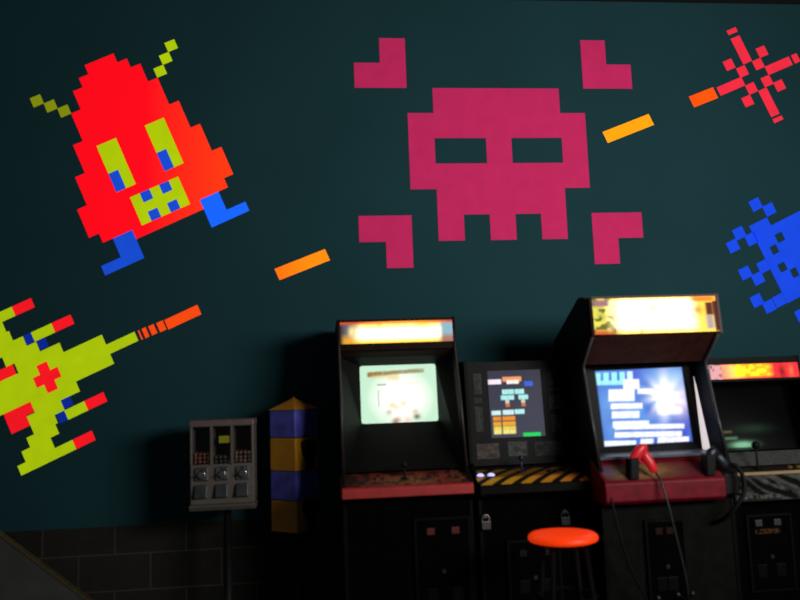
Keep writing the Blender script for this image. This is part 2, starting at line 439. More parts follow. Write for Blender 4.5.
def marq1(u, v):
    n = vnoise(u * 26, v * 5, 1)
    hot = (2.6, 2.25, 1.35); c = hot
    c = mixc(c, (1.6, .80, .05), max(0, min(1, 1.15 - v / .26)))
    c = mixc(c, (1.5, .80, .06), min(1, max(0., (v - .62) / .16)) * (.65 + .35 * n) if v > .62 else 0)
    l = max(0., min(1., (.19 - u) / .09)); c = mixc(c, mixc((.10, .11, .15), (.9, .40, .03), max(0, min(1, (.5 - v) * 3))), l)
    c = mixc(c, (1.2, .95, .40), .95 * blob(u, v, .10, .55, .028, .26))
    c = mixc(c, (.05, .03, .02), max(0., min(1., (.035 - u) / .03)))
    r = max(0., min(1., (u - .86) / .05)); c = mixc(c, mixc((.30, .52, .60), (.45, .20, .14), max(0, min(1, (.42 - v) * 4))), r)
    if v > .86: c = mixc(c, mixc((.72, .09, .03), (1.3, .38, .04), max(0, 1 - ((u - .55) / .42) ** 2)), min(1, (v - .86) / .05))
    return c
mq = artwork('marquee', (X0 + .018, -.580, 1.772), (X1 - X0 - .036, 0, 0), (0, .013, .120), 72, 16, marq1, LIT, t, label='glowing yellow white marquee')
MB().box(X0 + .02, X1 - .02, -.577, -.53, 1.735, 1.772).build('marquee_retainer', DARKR, mq)
MB().box(X0 + .02, X1 - .02, -.568, -.53, 1.892, 1.905).build('marquee_retainer', DARKR, mq)
# speaker board under the marquee and smoked shroud round the tube
MB().prism_x([(-.555, 1.737), (-.565, 1.728), (-.50, 1.69), (-.48, 1.70)], X0 + .02, X1 - .02).build('speaker_board', DARKR, t)
SX0, SX1, SZ0, SZ1 = -.380, .050, 1.335, 1.655
inner = [(SX0, -.47, SZ0), (SX1, -.47, SZ0), (SX1, -.44, SZ1), (SX0, -.44, SZ1)]
outer = [(X0 + .021, -.735, 1.10), (X1 - .021, -.735, 1.10), (X1 - .021, -.52, 1.70), (X0 + .021, -.52, 1.70)]
SHR = M('shroud_plastic', (.0045, .0045, .0045), .5, var=.1, spec=.10)
rect_frustum(MB(), outer, inner).build('monitor_bezel', SHR, t)
def scr1(u, v):
    d = math.hypot((u - .52) / .44, (v - .42) / .52)
    c = mixc((1.25, 1.22, 1.12), (.60, .90, .66), max(0, min(1, (d - .45) / .6)))
    vb = .845 + .055 * u
    br = box_m(u, v, .10, .84, vb - .034 - .04 * max(0, .5 - u), vb + .030, .014) * (.45 + .55 * vnoise(u * 34, v * 30, 3))
    c = mixc(c, (.30, .17, .03), min(1, br * 1.6) * (1 - .3 * u))
    c = mixc(c, (.85, .68, .20), .8 * box_m(u, v, .36, .52, .72, .80, .02) * (.4 + .6 * vnoise(u * 30, v * 26, 5)))
    c = mixc(c, (.95, .55, .12), .5 * box_m(u, v, .14, .50, .78, .83, .025))
    c = mixc(c, (.12, .10, .12), .9 * box_m(u, v, .22, .34, .648, .668, .010))
    c = mixc(c, (.9, .55, .45), .5 * box_m(u, v, .56, .76, .665, .685, .010))
    for a in ((.225, .235, .28, .56), (.235, .74, .555, .565), (.725, .735, .42, .56)):
        c = mixc(c, (.10, .09, .11), (.85 if a[0] < .23 else .35) * box_m(u, v, *a, .010))
    for bx, by, col, k in ((.40, .30, (.75, .62, .25), .7), (.55, .32, (.80, .68, .30), .7), (.46, .26, (.7, .55, .2), .5), (.36, .18, (.35, .28, .22), .6), (.47, .05, (.9, .45, .40), .8), (.44, .02, (.25, .10, .08), .8), (.72, .09, (.12, .08, .06), .95), (.70, .18, (.7, .5, .3), .7), (.60, .04, (.95, .55, .45), .7)):
        c = mixc(c, col, k * blob(u, v, bx, by, .045, .05))
    for cx, cy in ((0, 0), (1, 0), (0, 1), (1, 1)):   # rounded tube corners
        dx, dy = abs(u - cx), abs(v - cy)
        if dx < .03 and dy < .04 and math.hypot((.03 - dx) / .03, (.04 - dy) / .04) > 1: c = (.02, .03, .02)
    return c
artwork('screen', inner[0], Vector(inner[1]) - Vector(inner[0]), Vector(inner[3]) - Vector(inner[0]), 84, 64, scr1, LIT, t, .016, 'pale mint game screen')
# control panel
cp = MB().prism_x([(-.70, 1.088), (-.915, 1.042), (-.925, 1.034), (-.925, .990), (-.70, .990)], X0 - .003, X1 - .006).build('control_panel', REDLIP, t, bevel=.004, label='red control panel')
def cp1(u, v):
    n = vnoise(u * 20, v * 5, 7); m = vnoise(u * 40 + 9, v * 9, 8)
    c = mixc((.16, .020, .018), (.30, .05, .03), n)
    c = mixc(c, (.42, .20, .04), .8 * blob(u, v, .52, .25, .22, .5) * (.3 + .7 * m))
    c = mixc(c, (.30, .20, .08), .8 * box_m(u, v, .86, .98, .1, .9, .03) * m)
    c = mixc(c, (.02, .012, .012), .85 * (1 if (n > .62 or m > .7) else 0))
    c = mixc(c, (.02, .015, .015), .8 * box_m(u, v, .03, .22, .15, .75, .04) * m)
    return c
artwork('panel_art', (X0, -.913, 1.0443), (X1 - X0 - .008, 0, 0), (0, .206, .0442), 70, 12, cp1, PRINT, cp, label='flame coloured panel print')
joystick(cp, -.185, -.81, 1.064, .07, RUBBER, RUBBER)
for bx in (-.33, -.29, -.05, -.01, .06): button(cp, bx, -.80, 1.067, M('dark_red_button', (.12, .01, .01), .4), .013)
coin_door(t, -.14, .12, .40, .86, -.842, M('dim_red_slot', (.06, .004, .004), .5, emit=(.5, .02, .02), estr=.03), (-.07, .055), .805)

# ---- second cabinet: short, upright screen, hazard stripes
t = thing('arcade_cabinet', (.5, -.4, 0), 'shorter black arcade cabinet with upright screen and yellow-black hazard striped control panel', 'arcade machine', 'arcade cabinets along the wall')
X0, X1 = .205, .790
side = [(-.08, 0), (-.08, 1.645), (-.10, 1.662), (-.46, 1.662), (-.53, 1.10), (-.60, 1.06), (-.80, 1.005), (-.80, .955), (-.72, .93), (-.72, 0)]
for a, b in ((X0, X0 + .02), (X1 - .02, X1)):
    MB().prism_x(side, a, b).build('side_panel', BLACK, t, bevel=.003)
MB().prism_x([(-.085, .06), (-.70, .06), (-.70, .95), (-.55, .99), (-.40, 1.04), (-.36, 1.65), (-.085, 1.65)], X0 + .02, X1 - .02).build('cabinet_body', BLACKM, t)
MB().prism_x([(-.38, 1.645), (-.44, 1.655), (-.50, 1.08), (-.42, 1.06)], X0 + .02, X1 - .02).build('monitor_bezel', BEZEL, t)
MB().box(X0 + .03, X1 - .03, -.68, -.64, 0, .06).build('kick_plate', BLACKM, t)
def onb(z): return -.44 - (1.655 - z) * .06 / .575 - .0015     # front of the bezel at height z
def scr2(u, v):
    x = 60 + u * 400; y = 540 - v * 470
    c = mixc((.060, .062, .092), (.045, .045, .070), v)
    def bar(c, x0, x1, y0, y1, col, k=1.):
        g = .55 + .45 * vnoise(x / 9., y / 30., int(x0))
        m = max(0., min(1., (x - x0) / 8 + .5)) * max(0., min(1., (x1 - x) / 8 + .5)) * max(0., min(1., (y - y0) / 7 + .5)) * max(0., min(1., (y1 - y) / 7 + .5))
        return mixc(c, tuple(q * (.7 + .3 * g) for q in col), min(1, m * k * (.75 + .25 * g)))
    cy = (.50, 1.0, .98); orr = (1.0, .36, .08)
    c = bar(c, 62, 160, 132, 166, (1.2, 1.0, 1.1)); c = bar(c, 170, 312, 116, 150, (1.1, .40, .16)); c = bar(c, 200, 292, 140, 167, (1.2, 1.1, 1.0))
    c = bar(c, 332, 396, 152, 186, (.06, .14, .85))
    c = bar(c, 160, 250, 206, 240, cy); c = bar(c, 256, 325, 206, 240, cy); c = bar(c, 148, 246, 247, 279, cy); c = bar(c, 280, 352, 247, 279, cy)
    for q in (180, 298):
        c = bar(c, q, q + 28, 279, 304, (.75, .80, .72)); c = bar(c, q, q + 30, 304, 328, (.80, .22, .06))
    c = bar(c, 72, 140, 352, 383, (.75, 1., 1.)); c = bar(c, 154, 236, 350, 383, (.75, 1., 1.)); c = bar(c, 243, 316, 348, 380, (.55, 1., 1.))
    for y0, col in ((394, (1.0, .33, .03)), (430, (1.0, .45, .03)), (462, (1.0, .75, .12)), (487, (1.0, .90, .25))):
        c = bar(c, 80, 138, y0, y0 + 28, col); c = bar(c, 148, 243, y0, y0 + 28, col)
    c = bar(c, 295, 425, 513, 538, (.02, .80, .14))
    return c
artwork('screen', (.343, onb(1.229) - .002, 1.229), (.308, 0, 0), (0, onb(1.603) - onb(1.229), .374), 100, 118, scr2, LIT, t, .006, 'upright game screen of coloured text rows')
def card(x0, x1, z0, z1, tint, k):
    def fn(u, v):
        n = vnoise(u * 7 + k * 3, v * 7, k); m = vnoise(u * 15, v * 22, k + 2)
        e = min(u, 1 - u, v, 1 - v)
        return tuple(q * (.35 + .65 * n) * (.6 + .6 * m) * (1.25 if e < .06 else 1) for q in tint)
    artwork('instruction_card', (x0, onb(z0) - .001, z0), (x1 - x0, 0, 0), (0, onb(z1) - onb(z0), z1 - z0), 14, 16, fn, PRINT, t)
G1 = (.085, .088, .085)
card(.262, .308, 1.475, 1.590, G1, 1); card(.260, .304, 1.425, 1.455, (.07, .07, .07), 2); card(.258, .302, 1.268, 1.405, G1, 3)
card(.695, .755, 1.510, 1.588, (.05, .05, .055), 4); card(.692, .755, 1.480, 1.498, (.05, .05, .16), 5); card(.690, .755, 1.375, 1.455, (.085, .088, .085), 6); card(.690, .752, 1.250, 1.345, (.085, .088, .085), 7)
card(.255, .380, 1.118, 1.200, (.13, .11, .10), 8); card(.432, .540, 1.125, 1.205, (.11, .115, .11), 9); card(.585, .745, 1.122, 1.200, (.085, .088, .088), 10)
cp = MB().prism_x([(-.52, 1.075), (-.80, 1.008), (-.804, 1.0), (-.804, .962), (-.52, .955)], X0 - .003, X1 + .003).build('control_panel', BLACK, t, bevel=.004)
def haz(u, v):
    s = (u * .585 - .19 * v - .12 * v * v) / .104
    k = (s + .03) % 1.0
    y = 1 if k < .60 else 0
    e = min(1, max(0, min(k, .60 - k) / .05)) if y else 0
    row = max(0, min(1, (.46 - v) / .12)) * .78 + .22 if v < .85 else 0
    col = mixc((.92, .48, .02), (.85, .26, .03), min(1, max(0, u * 1.3 - .2)))
    return mixc((.012, .010, .010), col, e * row * (1. if v > .02 else 0))
artwork('hazard_print', (X0, -.799, 1.0095), (X1 - X0, 0, 0), (0, .272, .0650), 150, 22, haz, PRINT, cp, label='yellow and black diagonal stripes')
LED = M('blue_white_button', (.4, .4, .7), .3, emit=(.42, .42, 1.0), estr=1.5)
for bx in (.235, .293): button(cp, bx, -.66, 1.046, LED, .015)
j = joystick(cp, .468, -.63, 1.05, .075, M('navy_ball', (.012, .012, .06), .4), M('navy_shaft', (.015, .015, .05), .4), .015)
for bx in (.62, .66, .70): button(cp, bx, -.64, 1.048, RUBBER, .013)
coin_door(t, .36, .62, .38, .70, -.702, M('dark_slot', (.012, .012, .012), .6, spec=.1), (.43, .55), .645)
for hx in (.237, .660):
    pts = [(hx + .020 * math.cos(a), -.735, .825 + .028 * math.sin(a)) for a in [math.pi * k / 10 for k in range(-1, 12)]]
    h = MB().sweep(pts, .0065, 8)
    h.box(hx - .024, hx + .024, -.748, -.722, .780, .822)
    h.box(hx - .012, hx + .012, -.735, -.70, .835, .848).build('padlock_hasp', CHROME if hx < .3 else STEEL, t, bevel=.003)

# ---- third cabinet: big gun game
t = thing('arcade_cabinet', (1.16, -.55, 0), 'large gun game cabinet with overhanging bright marquee and blue screen', 'arcade machine', 'arcade cabinets along the wall')
X0, X1 = .800, 1.508
side = [(-.20, 0), (-.20, 1.69), (-.262, 1.775), (-.735, 1.972), (-.78, 1.974), (-.885, 1.950), (-.908, 1.756), (-.735, 1.61), (-.745, 1.56), (-.815, 1.32), (-.88, 1.136), (-.925, 1.04), (-.925, .92), (-.90, .90), (-.90, 0)]
for a, b in ((X0, X0 + .02), (X1 - .02, X1)):
    s = MB().prism_x(side, a, b).build('side_panel', BLACK, t, bevel=.003)
    MB().sweep([((a + b) / 2, y - .003, z) for y, z in side[6:11]], .009, 8).build('edge_molding', M('grey_edge_molding', (.028, .028, .032), .4), s, smooth=True)
MB().prism_x([(-.205, .06), (-.885, .06), (-.885, .95), (-.50, 1.0), (-.50, 1.62), (-.70, 1.63), (-.87, 1.77), (-.86, 1.925), (-.74, 1.955), (-.27, 1.76), (-.21, 1.68)], X0 + .02, X1 - .02).build('cabinet_body', BLACKM, t)
MB().box(X0 + .02, X1 - .02, -.895, -.87, .09, .93).build('front_panel', DGREY, t)
MB().box(X0 + .03, X1 - .03, -.87, -.83, 0, .06).build('kick_plate', BLACKM, t)
def marq3(u, v):
    n = vnoise(u * 16, v * 6, 21); m = vnoise(u * 34, v * 12, 22)
    c = (2.5, 2.2, 1.35)
    c = mixc(c, (1.9, 1.15, .12), max(0, min(1, (.20 - v) / .18)) * .9)
    c = mixc(c, (1.8, 1.05, .12), max(0, min(1, (v - .90) / .08)) * .8)
    c = mixc(c, (1.8, 1.25, .45), .8 * blob(u, v, .49, .72, .03, .12))
    e = max(0, min(1, (.24 - u) / .15))
    c = mixc(c, mixc((1.15, 1.0, .06), (.42, .42, .03), n), e * .95)
    c = mixc(c, (.05, .06, .01), e * (1 if m > .62 else 0) * .85)
    c = mixc(c, (.75, .12, .03), max(0, min(1, (.16 - v) / .10)) * e)
    c = mixc(c, (.42, .20, .24), box_m(u, v, .015, .135, .79, .96, .015))
    c = mixc(c, (.10, .06, .03), .9 * blob(u, v, .165, .10, .014, .10) + .7 * blob(u, v, .375, .06, .012, .07))
    r = max(0, min(1, (u - .78) / .08))
    c = mixc(c, (1.4, .95, .12), r)
    c = mixc(c, (.62, .26, .05), .8 * blob(u, v, .845, .62, .04, .13))
    c = mixc(c, (1.5, .30, .03), box_m(u, v, .80, .995, .86, 1.0, .03))
    c = mixc(c, (.14, .022, .012), box_m(u, v, .91, .975, .46, .82, .012))
    c = mixc(c, (.52, .42, .42), box_m(u, v, .905, .965, .08, .46, .015))
    c = mixc(c, (.12, .02, .012), box_m(u, v, .972, 1.01, 0, .86, .006))
    return c
mq = artwork('marquee', (X0 + .016, -.926, 1.760), (X1 - X0 - .030, 0, 0), (0, .020, .189), 90, 26, marq3, LIT, t, label='overexposed yellow and white marquee')
MB().prism_x([(-.895, 1.950), (-.912, 1.958), (-.93, 1.752), (-.905, 1.748)], X0 + .002, X0 + .017).build('marquee_frame', DARKR, mq)
MB().prism_x([(-.895, 1.950), (-.912, 1.958), (-.93, 1.752), (-.905, 1.748)], X1 - .014, X1 + .002).build('marquee_frame', M('red_marquee_frame', (.05, .008, .006), .6), mq)
MB().prism_x([(-.88, 1.959), (-.909, 1.960), (-.910, 1.950), (-.88, 1.949)], X0 + .002, X1 + .002).build('marquee_frame', M('rust_marquee_frame', (.07, .012, .006), .6), mq)
MB().prism_x([(-.900, 1.757), (-.725, 1.612), (-.70, 1.63), (-.87, 1.772)], X0 + .02, X1 - .02).build('hood_panel', M('marquee_spill_hood', (.035, .010, .006), .7, var=.3, spec=.1), t)  # warm base colour stands in for marquee light spilling onto the hood
inner = [(.936, -.625, 1.163), (1.447, -.625, 1.171), (1.436, -.595, 1.586), (.920, -.595, 1.582)]
outer = [(X0 + .02, -.645, 1.118), (X1 - .02, -.645, 1.118), (X1 - .02, -.602, 1.615), (X0 + .02, -.602, 1.615)]
rect_frustum(MB(), outer, inner).build('monitor_bezel', BEZEL, t)
MB().prism_x([(-.603, 1.545), (-.632, 1.48), (-.735, 1.135), (-.648, 1.122)], X1 - .0215, X1 - .0195).build('inner_panel_glow', M('white_panel_glow', (.8, .76, .75), .4, var=.03, emit=(.85, .74, .72), estr=.75), t, label='white inner side panel with screen light put in as glow')  # glow added in place of screen light on the inner side panel
MB().prism_x([(-.63, 1.132), (-.835, 1.128), (-.835, 1.112), (-.63, 1.10)], X0 + .02, X1 - .02).build('screen_ledge', M('blue_grey_ledge', (.07, .075, .10), .4), t, bevel=.003)
def scr3(u, v):
    vv = 1 - v; x = 40 + vv * 60 + u * 525; y = 85 + vv * 450 - 20 * u
    n = vnoise(u * 9, v * 9, 31)
    c = mixc((.03, .09, .58), (.13, .36, .90), n)
    c = mixc(c, (.20, .45, .90), .6 * blob(u, v, .05, .45, .15, .4))
    c = mixc(c, (.07, .06, .60), .75 * blob(u, v, .95, .25, .25, .35))
    c = mixc(c, (.10, .12, .70), .6 * blob(u, v, .45, .95, .15, .12))
    c = mixc(c, (.45, .75, 1.05), .9 * blob(u, v, .86, .72, .22, .28))
    c = mixc(c, (.95, .72, .95), .8 * blob(u, v, .92, .55, .14, .18))
    def B(c, x0, x1, y0, y1, col=(1.15, 1.2, 1.2), k=1., s=8):
        m = max(0., min(1., (x - x0) / s + .5)) * max(0., min(1., (x1 - x) / s + .5)) * max(0., min(1., (y - y0) / s + .5)) * max(0., min(1., (y1 - y) / s + .5))
        return mixc(c, col, m * k)
    cy = (.42, 1.0, 1.15)
    for i, q in enumerate((44, 92, 140, 187, 232)):
        c = B(c, q, q + 33, 100 - i * 2, 168, cy if i < 4 else (.8, 1.1, 1.15), 1, 10)
    c = B(c, 48, 265, 146, 172, cy, .9, 10)
    w_ = (1.2, 1.22, 1.22)
    for r in ((208, 302, 140, 198), (122, 272, 198, 270), (290, 385, 198, 228), (135, 318, 282, 316), (142, 300, 328, 370), (148, 358, 386, 424), (160, 572, 408, 436), (160, 558, 450, 482), (95, 286, 500, 540), (312, 388, 492, 526), (413, 600, 484, 520)):
        g = .7 + .3 * vnoise(x / 10., y / 40., int(r[0]))
        c = B(c, *r, w_, g, 9)
    an = math.atan2(v - .61, u - .735); ry = 1 + .28 * math.sin(an * 7 + 1) * math.sin(an * 3)
    c = mixc(c, (1.6, 1.55, 1.55), min(1, 1.15 * blob(u, v, .735, .61, .145 * ry, .20 * ry)))
    c = mixc(c, (1.4, 1.35, 1.4), .9 * box_m(u, v, .64, .92, .38, .46, .03))
    e = min(u / .02, (1 - u) / .02, v / .02, (1 - v) / .02)
    if e < 1: c = mixc((.02, .04, .16), c, max(0, e))
    return c
artwork('screen', inner[0], Vector(inner[1]) - Vector(inner[0]), Vector(inner[3]) - Vector(inner[0]), 120, 96, scr3, LIT, t, .018, 'bright blue game screen with white text rows')
cp = MB().prism_x([(-.79, 1.118), (-.86, 1.090), (-.985, 1.022), (-.996, 1.010), (-.996, .922), (-.97, .905), (-.80, .905)], X0 - .006, X1 - .085).build('control_panel', REDDK, t, bevel=.006, label='deep red control panel')
MB().prism_x([(-.79, 1.118), (-.86, 1.092), (-.975, 1.030), (-.980, .925), (-.80, .910)], X1 - .084, X1 - .002).build('panel_end_cap', RUBBER, cp, bevel=.01, label='black end of the control panel')
def cp3(u, v):
    n = vnoise(u * 9, v * 4, 41); m = vnoise(u * 22, v * 8, 42)
    c = mixc((.12, .012, .02), (.20, .02, .03), n)
    y = blob(u, v, .32, .5, .26, .42)
    c = mixc(c, (.40, .30, .10), min(1, 1.3 * y * (.35 + .65 * m)))
    c = mixc(c, (.10, .09, .22), .7 * blob(u, v, .06, .6, .06, .3))
    c = mixc(c, (.08, .03, .05), .6 * blob(u, v, .74, .5, .12, .4) * m)
    return c
artwork('panel_art', (X0 + .01, -.983, 1.0245), (X1 - X0 - .10, 0, 0), (0, .120, .0655), 56, 16, cp3, PRINT, cp, label='yellow and red panel print')
hol = MB().prism_y([(.925, 1.025), (.972, 1.025), (.980, 1.135), (.930, 1.130)], -1.00, -.93).build('holster', RUBBER, cp, bevel=.008, label='black gun holster')
hol2 = MB().prism_y([(1.325, 1.025), (1.37, 1.025), (1.385, 1.13), (1.328, 1.135)], -1.00, -.93).build('holster', RUBBER, cp, bevel=.008, label='black gun holster')
d = coin_door(t, 1.03, 1.215, .40, .80, -.898, M('dim_slot', (.02, .007, .007), .6, spec=.1), (1.088, 1.145), .755)
for bx, bz in ((1.060, .430), (1.163, .440), (1.239, .442)):
    MB().lathe((bx, -.912, bz), [(.012, -.012), (.015, 0), (.012, .010), (.004, .014)], 14).build('bolt_knob', STEEL, t, smooth=True, label='small round metal knob')

# light guns in their holsters, each with its cable
g = thing('light_gun', (1.0, -.97, 1.05), 'red light gun resting in its holster on the gun cabinet panel', 'toy gun')
b = MB().sweep([(.950, -.97, 1.085), (.960, -.97, 1.125), (.985, -.97, 1.155), (1.008, -.97, 1.178), (1.022, -.97, 1.180), (1.028, -.97, 1.165)], [.017, .024, .028, .026, .020, .010], 14, .8)
b.build('gun_body', REDPL, g, smooth=True)
b = MB().sweep([(1.006, -.97, 1.165), (1.020, -.975, 1.140), (1.038, -.98, 1.105), (1.055, -.985, 1.068), (1.060, -.986, 1.058)], [.022, .024, .025, .023, .014], 14, .8)
b.build('grip', REDPL, g, smooth=True)
b = MB().sweep([(.985, -.97, 1.135), (.992, -.97, 1.112), (1.008, -.97, 1.104), (1.025, -.975, 1.112)], .004, 8); b.build('trigger_guard', REDPL, g, smooth=True)
def bez(p0, p1, p2, p3, n=24):
    P = [Vector(p) for p in (p0, p1, p2, p3)]
    return [P[0] * (1 - s) ** 3 + P[1] * 3 * s * (1 - s) ** 2 + P[2] * 3 * s * s * (1 - s) + P[3] * s ** 3 for s in [i / n for i in range(n + 1)]]
CAB = M('gun_cable_sheath', (.030, .030, .030), .4, var=.1)
MB().sweep(bez((1.060, -.986, 1.06), (1.075, -1.05, 1.02), (1.09, -1.06, .86), (1.130, -1.05, .68)) + bez((1.130, -1.05, .68), (1.16, -1.04, .52), (1.20, -.99, .40), (1.18, -.905, .43))[1:], .0055, 8).build('cable', CAB, g, smooth=True, label='black gun cable')
g = thing('light_gun', (1.38, -.97, 1.05), 'dark blue light gun holstered at the right end of the gun cabinet panel', 'toy gun')
MB().sweep([(1.352, -.97, 1.06), (1.356, -.97, 1.105), (1.372, -.97, 1.135), (1.392, -.97, 1.148), (1.402, -.97, 1.140)], [.018, .026, .031, .026, .014], 14, .8).build('gun_body', NAVY, g, smooth=True)
MB().sweep([(1.385, -.97, 1.135), (1.408, -.975, 1.110), (1.432, -.98, 1.075), (1.440, -.982, 1.060)], [.024, .027, .027, .015], 14, .8).build('grip', NAVY, g, smooth=True)
MB().sweep(bez((1.44, -.98, 1.065), (1.48, -1.01, 1.12), (1.535, -1.05, .99), (1.465, -1.035, .90)) + bez((1.465, -1.035, .90), (1.42, -1.03, .84), (1.40, -.98, .80), (1.39, -.905, .78))[1:], .011, 10).build('cable', RUBBER, g, smooth=True, label='thick black gun cable')
cb = MB().sweep(bez((.820, -.985, .955), (.825, -1.04, .86), (.85, -1.02, .66), (.93, -1.0, .52)) + bez((.93, -1.0, .52), (1.0, -.98, .40), (1.02, -.97, .30), (1.02, -.902, .28))[1:], .006, 8).build('hanging_cable', RUBBER, None, smooth=True)
tag(cb, 'thin black cable hanging down left front of the gun cabinet', 'cable')

# ---- fourth cabinet: dark screen, red and yellow marquee
t = thing('arcade_cabinet', (1.86, -.5, 0), 'dark arcade cabinet at the right edge with red-yellow marquee and wood-edged panel', 'arcade machine', 'arcade cabinets along the wall')
X0, X1 = 1.555, 2.160
side = [(-.08, 0), (-.08, 1.61), (-.10, 1.632), (-.55, 1.632), (-.565, 1.50), (-.60, 1.40), (-.72, 1.05), (-.83, 1.02), (-.83, .86), (-.78, .84), (-.78, 0)]
for a, b in ((X0, X0 + .02), (X1 - .02, X1)):
    s = MB().prism_x(side, a, b).build('side_panel', BLACK, t, bevel=.003)
    MB().sweep([((a + b) / 2, y - .002, z) for y, z in side[3:7]], .008, 8).build('edge_molding', M('black_edge_molding', (.009, .009, .009), .4), s, smooth=True)
MB().prism_x([(-.085, .06), (-.76, .06), (-.76, .88), (-.34, .95), (-.34, 1.50), (-.535, 1.505), (-.535, 1.62), (-.085, 1.62)], X0 + .02, X1 - .02).build('cabinet_body', BLACKM, t)
MB().box(X0 + .03, X1 - .03, -.74, -.70, 0, .06).build('kick_plate', BLACKM, t)
def marq4(u, v):
    n = vnoise(u * 22, v * 4, 51); m = vnoise(u * 40, v * 8, 52)
    c = mixc((.85, .02, .04), (1.3, .05, .05), n)
    c = mixc(c, mixc((.90, .42, .45), (.22, .14, .16), 1 if m > .6 else 0), max(0, min(1, (.26 - u) / .10)))
    c = mixc(c, (1.5, .85, .25), .9 * box_m(u, v, .22, .40, .05, 1, .06))
    y = box_m(u, v, .31, .70, .12, .98, .04)
    c = mixc(c, mixc((1.35, 1.05, .02), (1.3, .60, .02), 1 if (n > .62) else 0), y)
    c = mixc(c, (.15, .01, .01), .85 * blob(u, v, .82, .4, .03, .35))
    c = mixc(c, (1.2, .22, .10), .8 * blob(u, v, .92, .45, .03, .4))
    return c
mq = artwork('marquee', (X0 + .018, -.572, 1.508), (X1 - X0 - .036, 0, 0), (0, .010, .084), 72, 10, marq4, LIT, t, label='red and yellow glowing marquee')
MB().box(X0 + .02, X1 - .02, -.572, -.53, 1.494, 1.508).build('marquee_retainer', BLACK, mq)
MB().box(X0 + .02, X1 - .02, -.562, -.53, 1.594, 1.630).build('marquee_retainer', BLACK, mq)
def scr4(u, v):
    c = (.0004, .0004, .0005)
    c = mixc(c, (.14, .09, .04), box_m(u, v, .05, .24, .255, .280, .014))
    c = mixc(c, (.10, .22, .12), box_m(u, v, .14, .29, .160, .190, .014))
    q = blob(u, v, .34, .075, .12, .045)
    c = mixc(c, (.22, .52, .30), min(1, q * 1.4)) if v > .045 else mixc(c, (.05, .16, .08), q)
    c = mixc(c, (.02, .05, .03), .5 * blob(u, v, .5, .3, .2, .06))
    return c
artwork('screen', (X0 + .055, -.555, 1.105), (X1 - X0 - .11, 0, 0), (0, .12, .385), 80, 60, scr4, LIT, t, .010, 'nearly black game screen with green marks low down')
rect_frustum(MB(), [(X0 + .02, -.60, 1.098), (X1 - .02, -.60, 1.098), (X1 - .02, -.44, 1.495), (X0 + .02, -.44, 1.495)], [(X0 + .055, -.555, 1.105), (X1 - .055, -.555, 1.105), (X1 - .055, -.435, 1.49), (X0 + .055, -.435, 1.49)]).build('monitor_bezel', BLACKM, t)
MB().prism_x([(-.590, 1.100), (-.606, 1.100), (-.665, 1.030), (-.600, 1.020)], X0 + .02, X1 - .02).build('instruction_panel', GREYP, t, label='grey panel under the screen')
cp = MB().prism_x([(-.60, 1.030), (-.835, 1.006), (-.835, .865), (-.76, .855), (-.60, .90)], X0 - .002, X1 + .002).build('control_panel', M('brown_black_panel', (.016, .010, .007), .5), t, bevel=.003)
MB().box(X0 - .002, X1 + .002, -.846, -.834, 1.000, 1.016).build('panel_edge', M('tan_panel_edge', (.40, .26, .13), .5, var=.15, scale=30), cp, bevel=.002, label='tan wooden front edge')
def graf(u, v):
    n = vnoise(u * 14 + 3 * v, v * 3.2 + 5 * u, 61); m = vnoise(u * 30 - 4 * v, v * 7, 62)
    a = abs(n - .5) * 2
    c = .105 if a < .28 else (.05 if a < .5 else .008)
    c *= .5 + m * .7
    if v < .2 and u < .42: c = .02 + .10 * (1 if vnoise(u * 90, v * 4, 63) > .45 else 0) * (1 if v > .05 else 0)
    return (c, c * 1.0, c * .92)
artwork('panel_art', (X0 + .004, -.8362, .870), (X1 - X0 - .008, 0, 0), (0, 0, .128), 110, 26, graf, PRINT, cp, label='grey and black scrawled print')
joystick(cp, 1.755, -.72, 1.020, .125, RUBBER, RUBBER, .022)
for bx in (1.93, 1.98, 2.03): button(cp, bx, -.73, 1.019, M('yellow_brown_button', (.14, .09, .02), .4), .015)
d = coin_door(t, 1.645, 1.875, .40, .775, -.762, M('pale_slot', (.035, .035, .035), .5), (1.70, 1.805), .742)
def coin_print(u, v):
    return mixc((.004, .004, .004), (.10, .05, .015), (1 if vnoise(u * 22, v * 5, 71) > .5 else 0) * box_m(u, v, .05, .95, .2, .85, .05))
artwork('coin_sticker', (1.675, -.7755, .680), (.150, 0, 0), (0, 0, .034), 40, 8, coin_print, PRINT, d, label='faint brown lettering sticker')

# ------------------------------------------------------------------ stool
t = thing('bar_stool', (.490, -1.25, 0), 'backless bar stool with round bright orange seat before hazard-striped cabinet', 'stool')
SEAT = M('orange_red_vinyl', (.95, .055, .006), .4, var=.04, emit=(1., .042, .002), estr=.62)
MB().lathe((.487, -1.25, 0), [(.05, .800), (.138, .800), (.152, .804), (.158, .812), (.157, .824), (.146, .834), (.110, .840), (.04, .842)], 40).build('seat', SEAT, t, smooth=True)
LEGM = M('dark_stool_leg', (.004, .004, .0045), .7, 0, spec=.06)
for k in range(4):
    a = math.radians(45 + 90 * k)
    MB().sweep([(.490 + .105 * math.cos(a), -1.25 + .105 * math.sin(a), .799), (.490 + .19 * math.cos(a), -1.25 + .19 * math.sin(a), .0)], .012, 10).build('leg', LEGM, t, smooth=True)
for z, r in ((.32, .158), (.56, .132)):
    ring = [(.490 + r * math.cos(2 * math.pi * k / 32), -1.25 + r * math.sin(2 * math.pi * k / 32), z) for k in range(33)]
    MB().sweep(ring, .008, 8).build('foot_ring', LEGM, t, smooth=True)

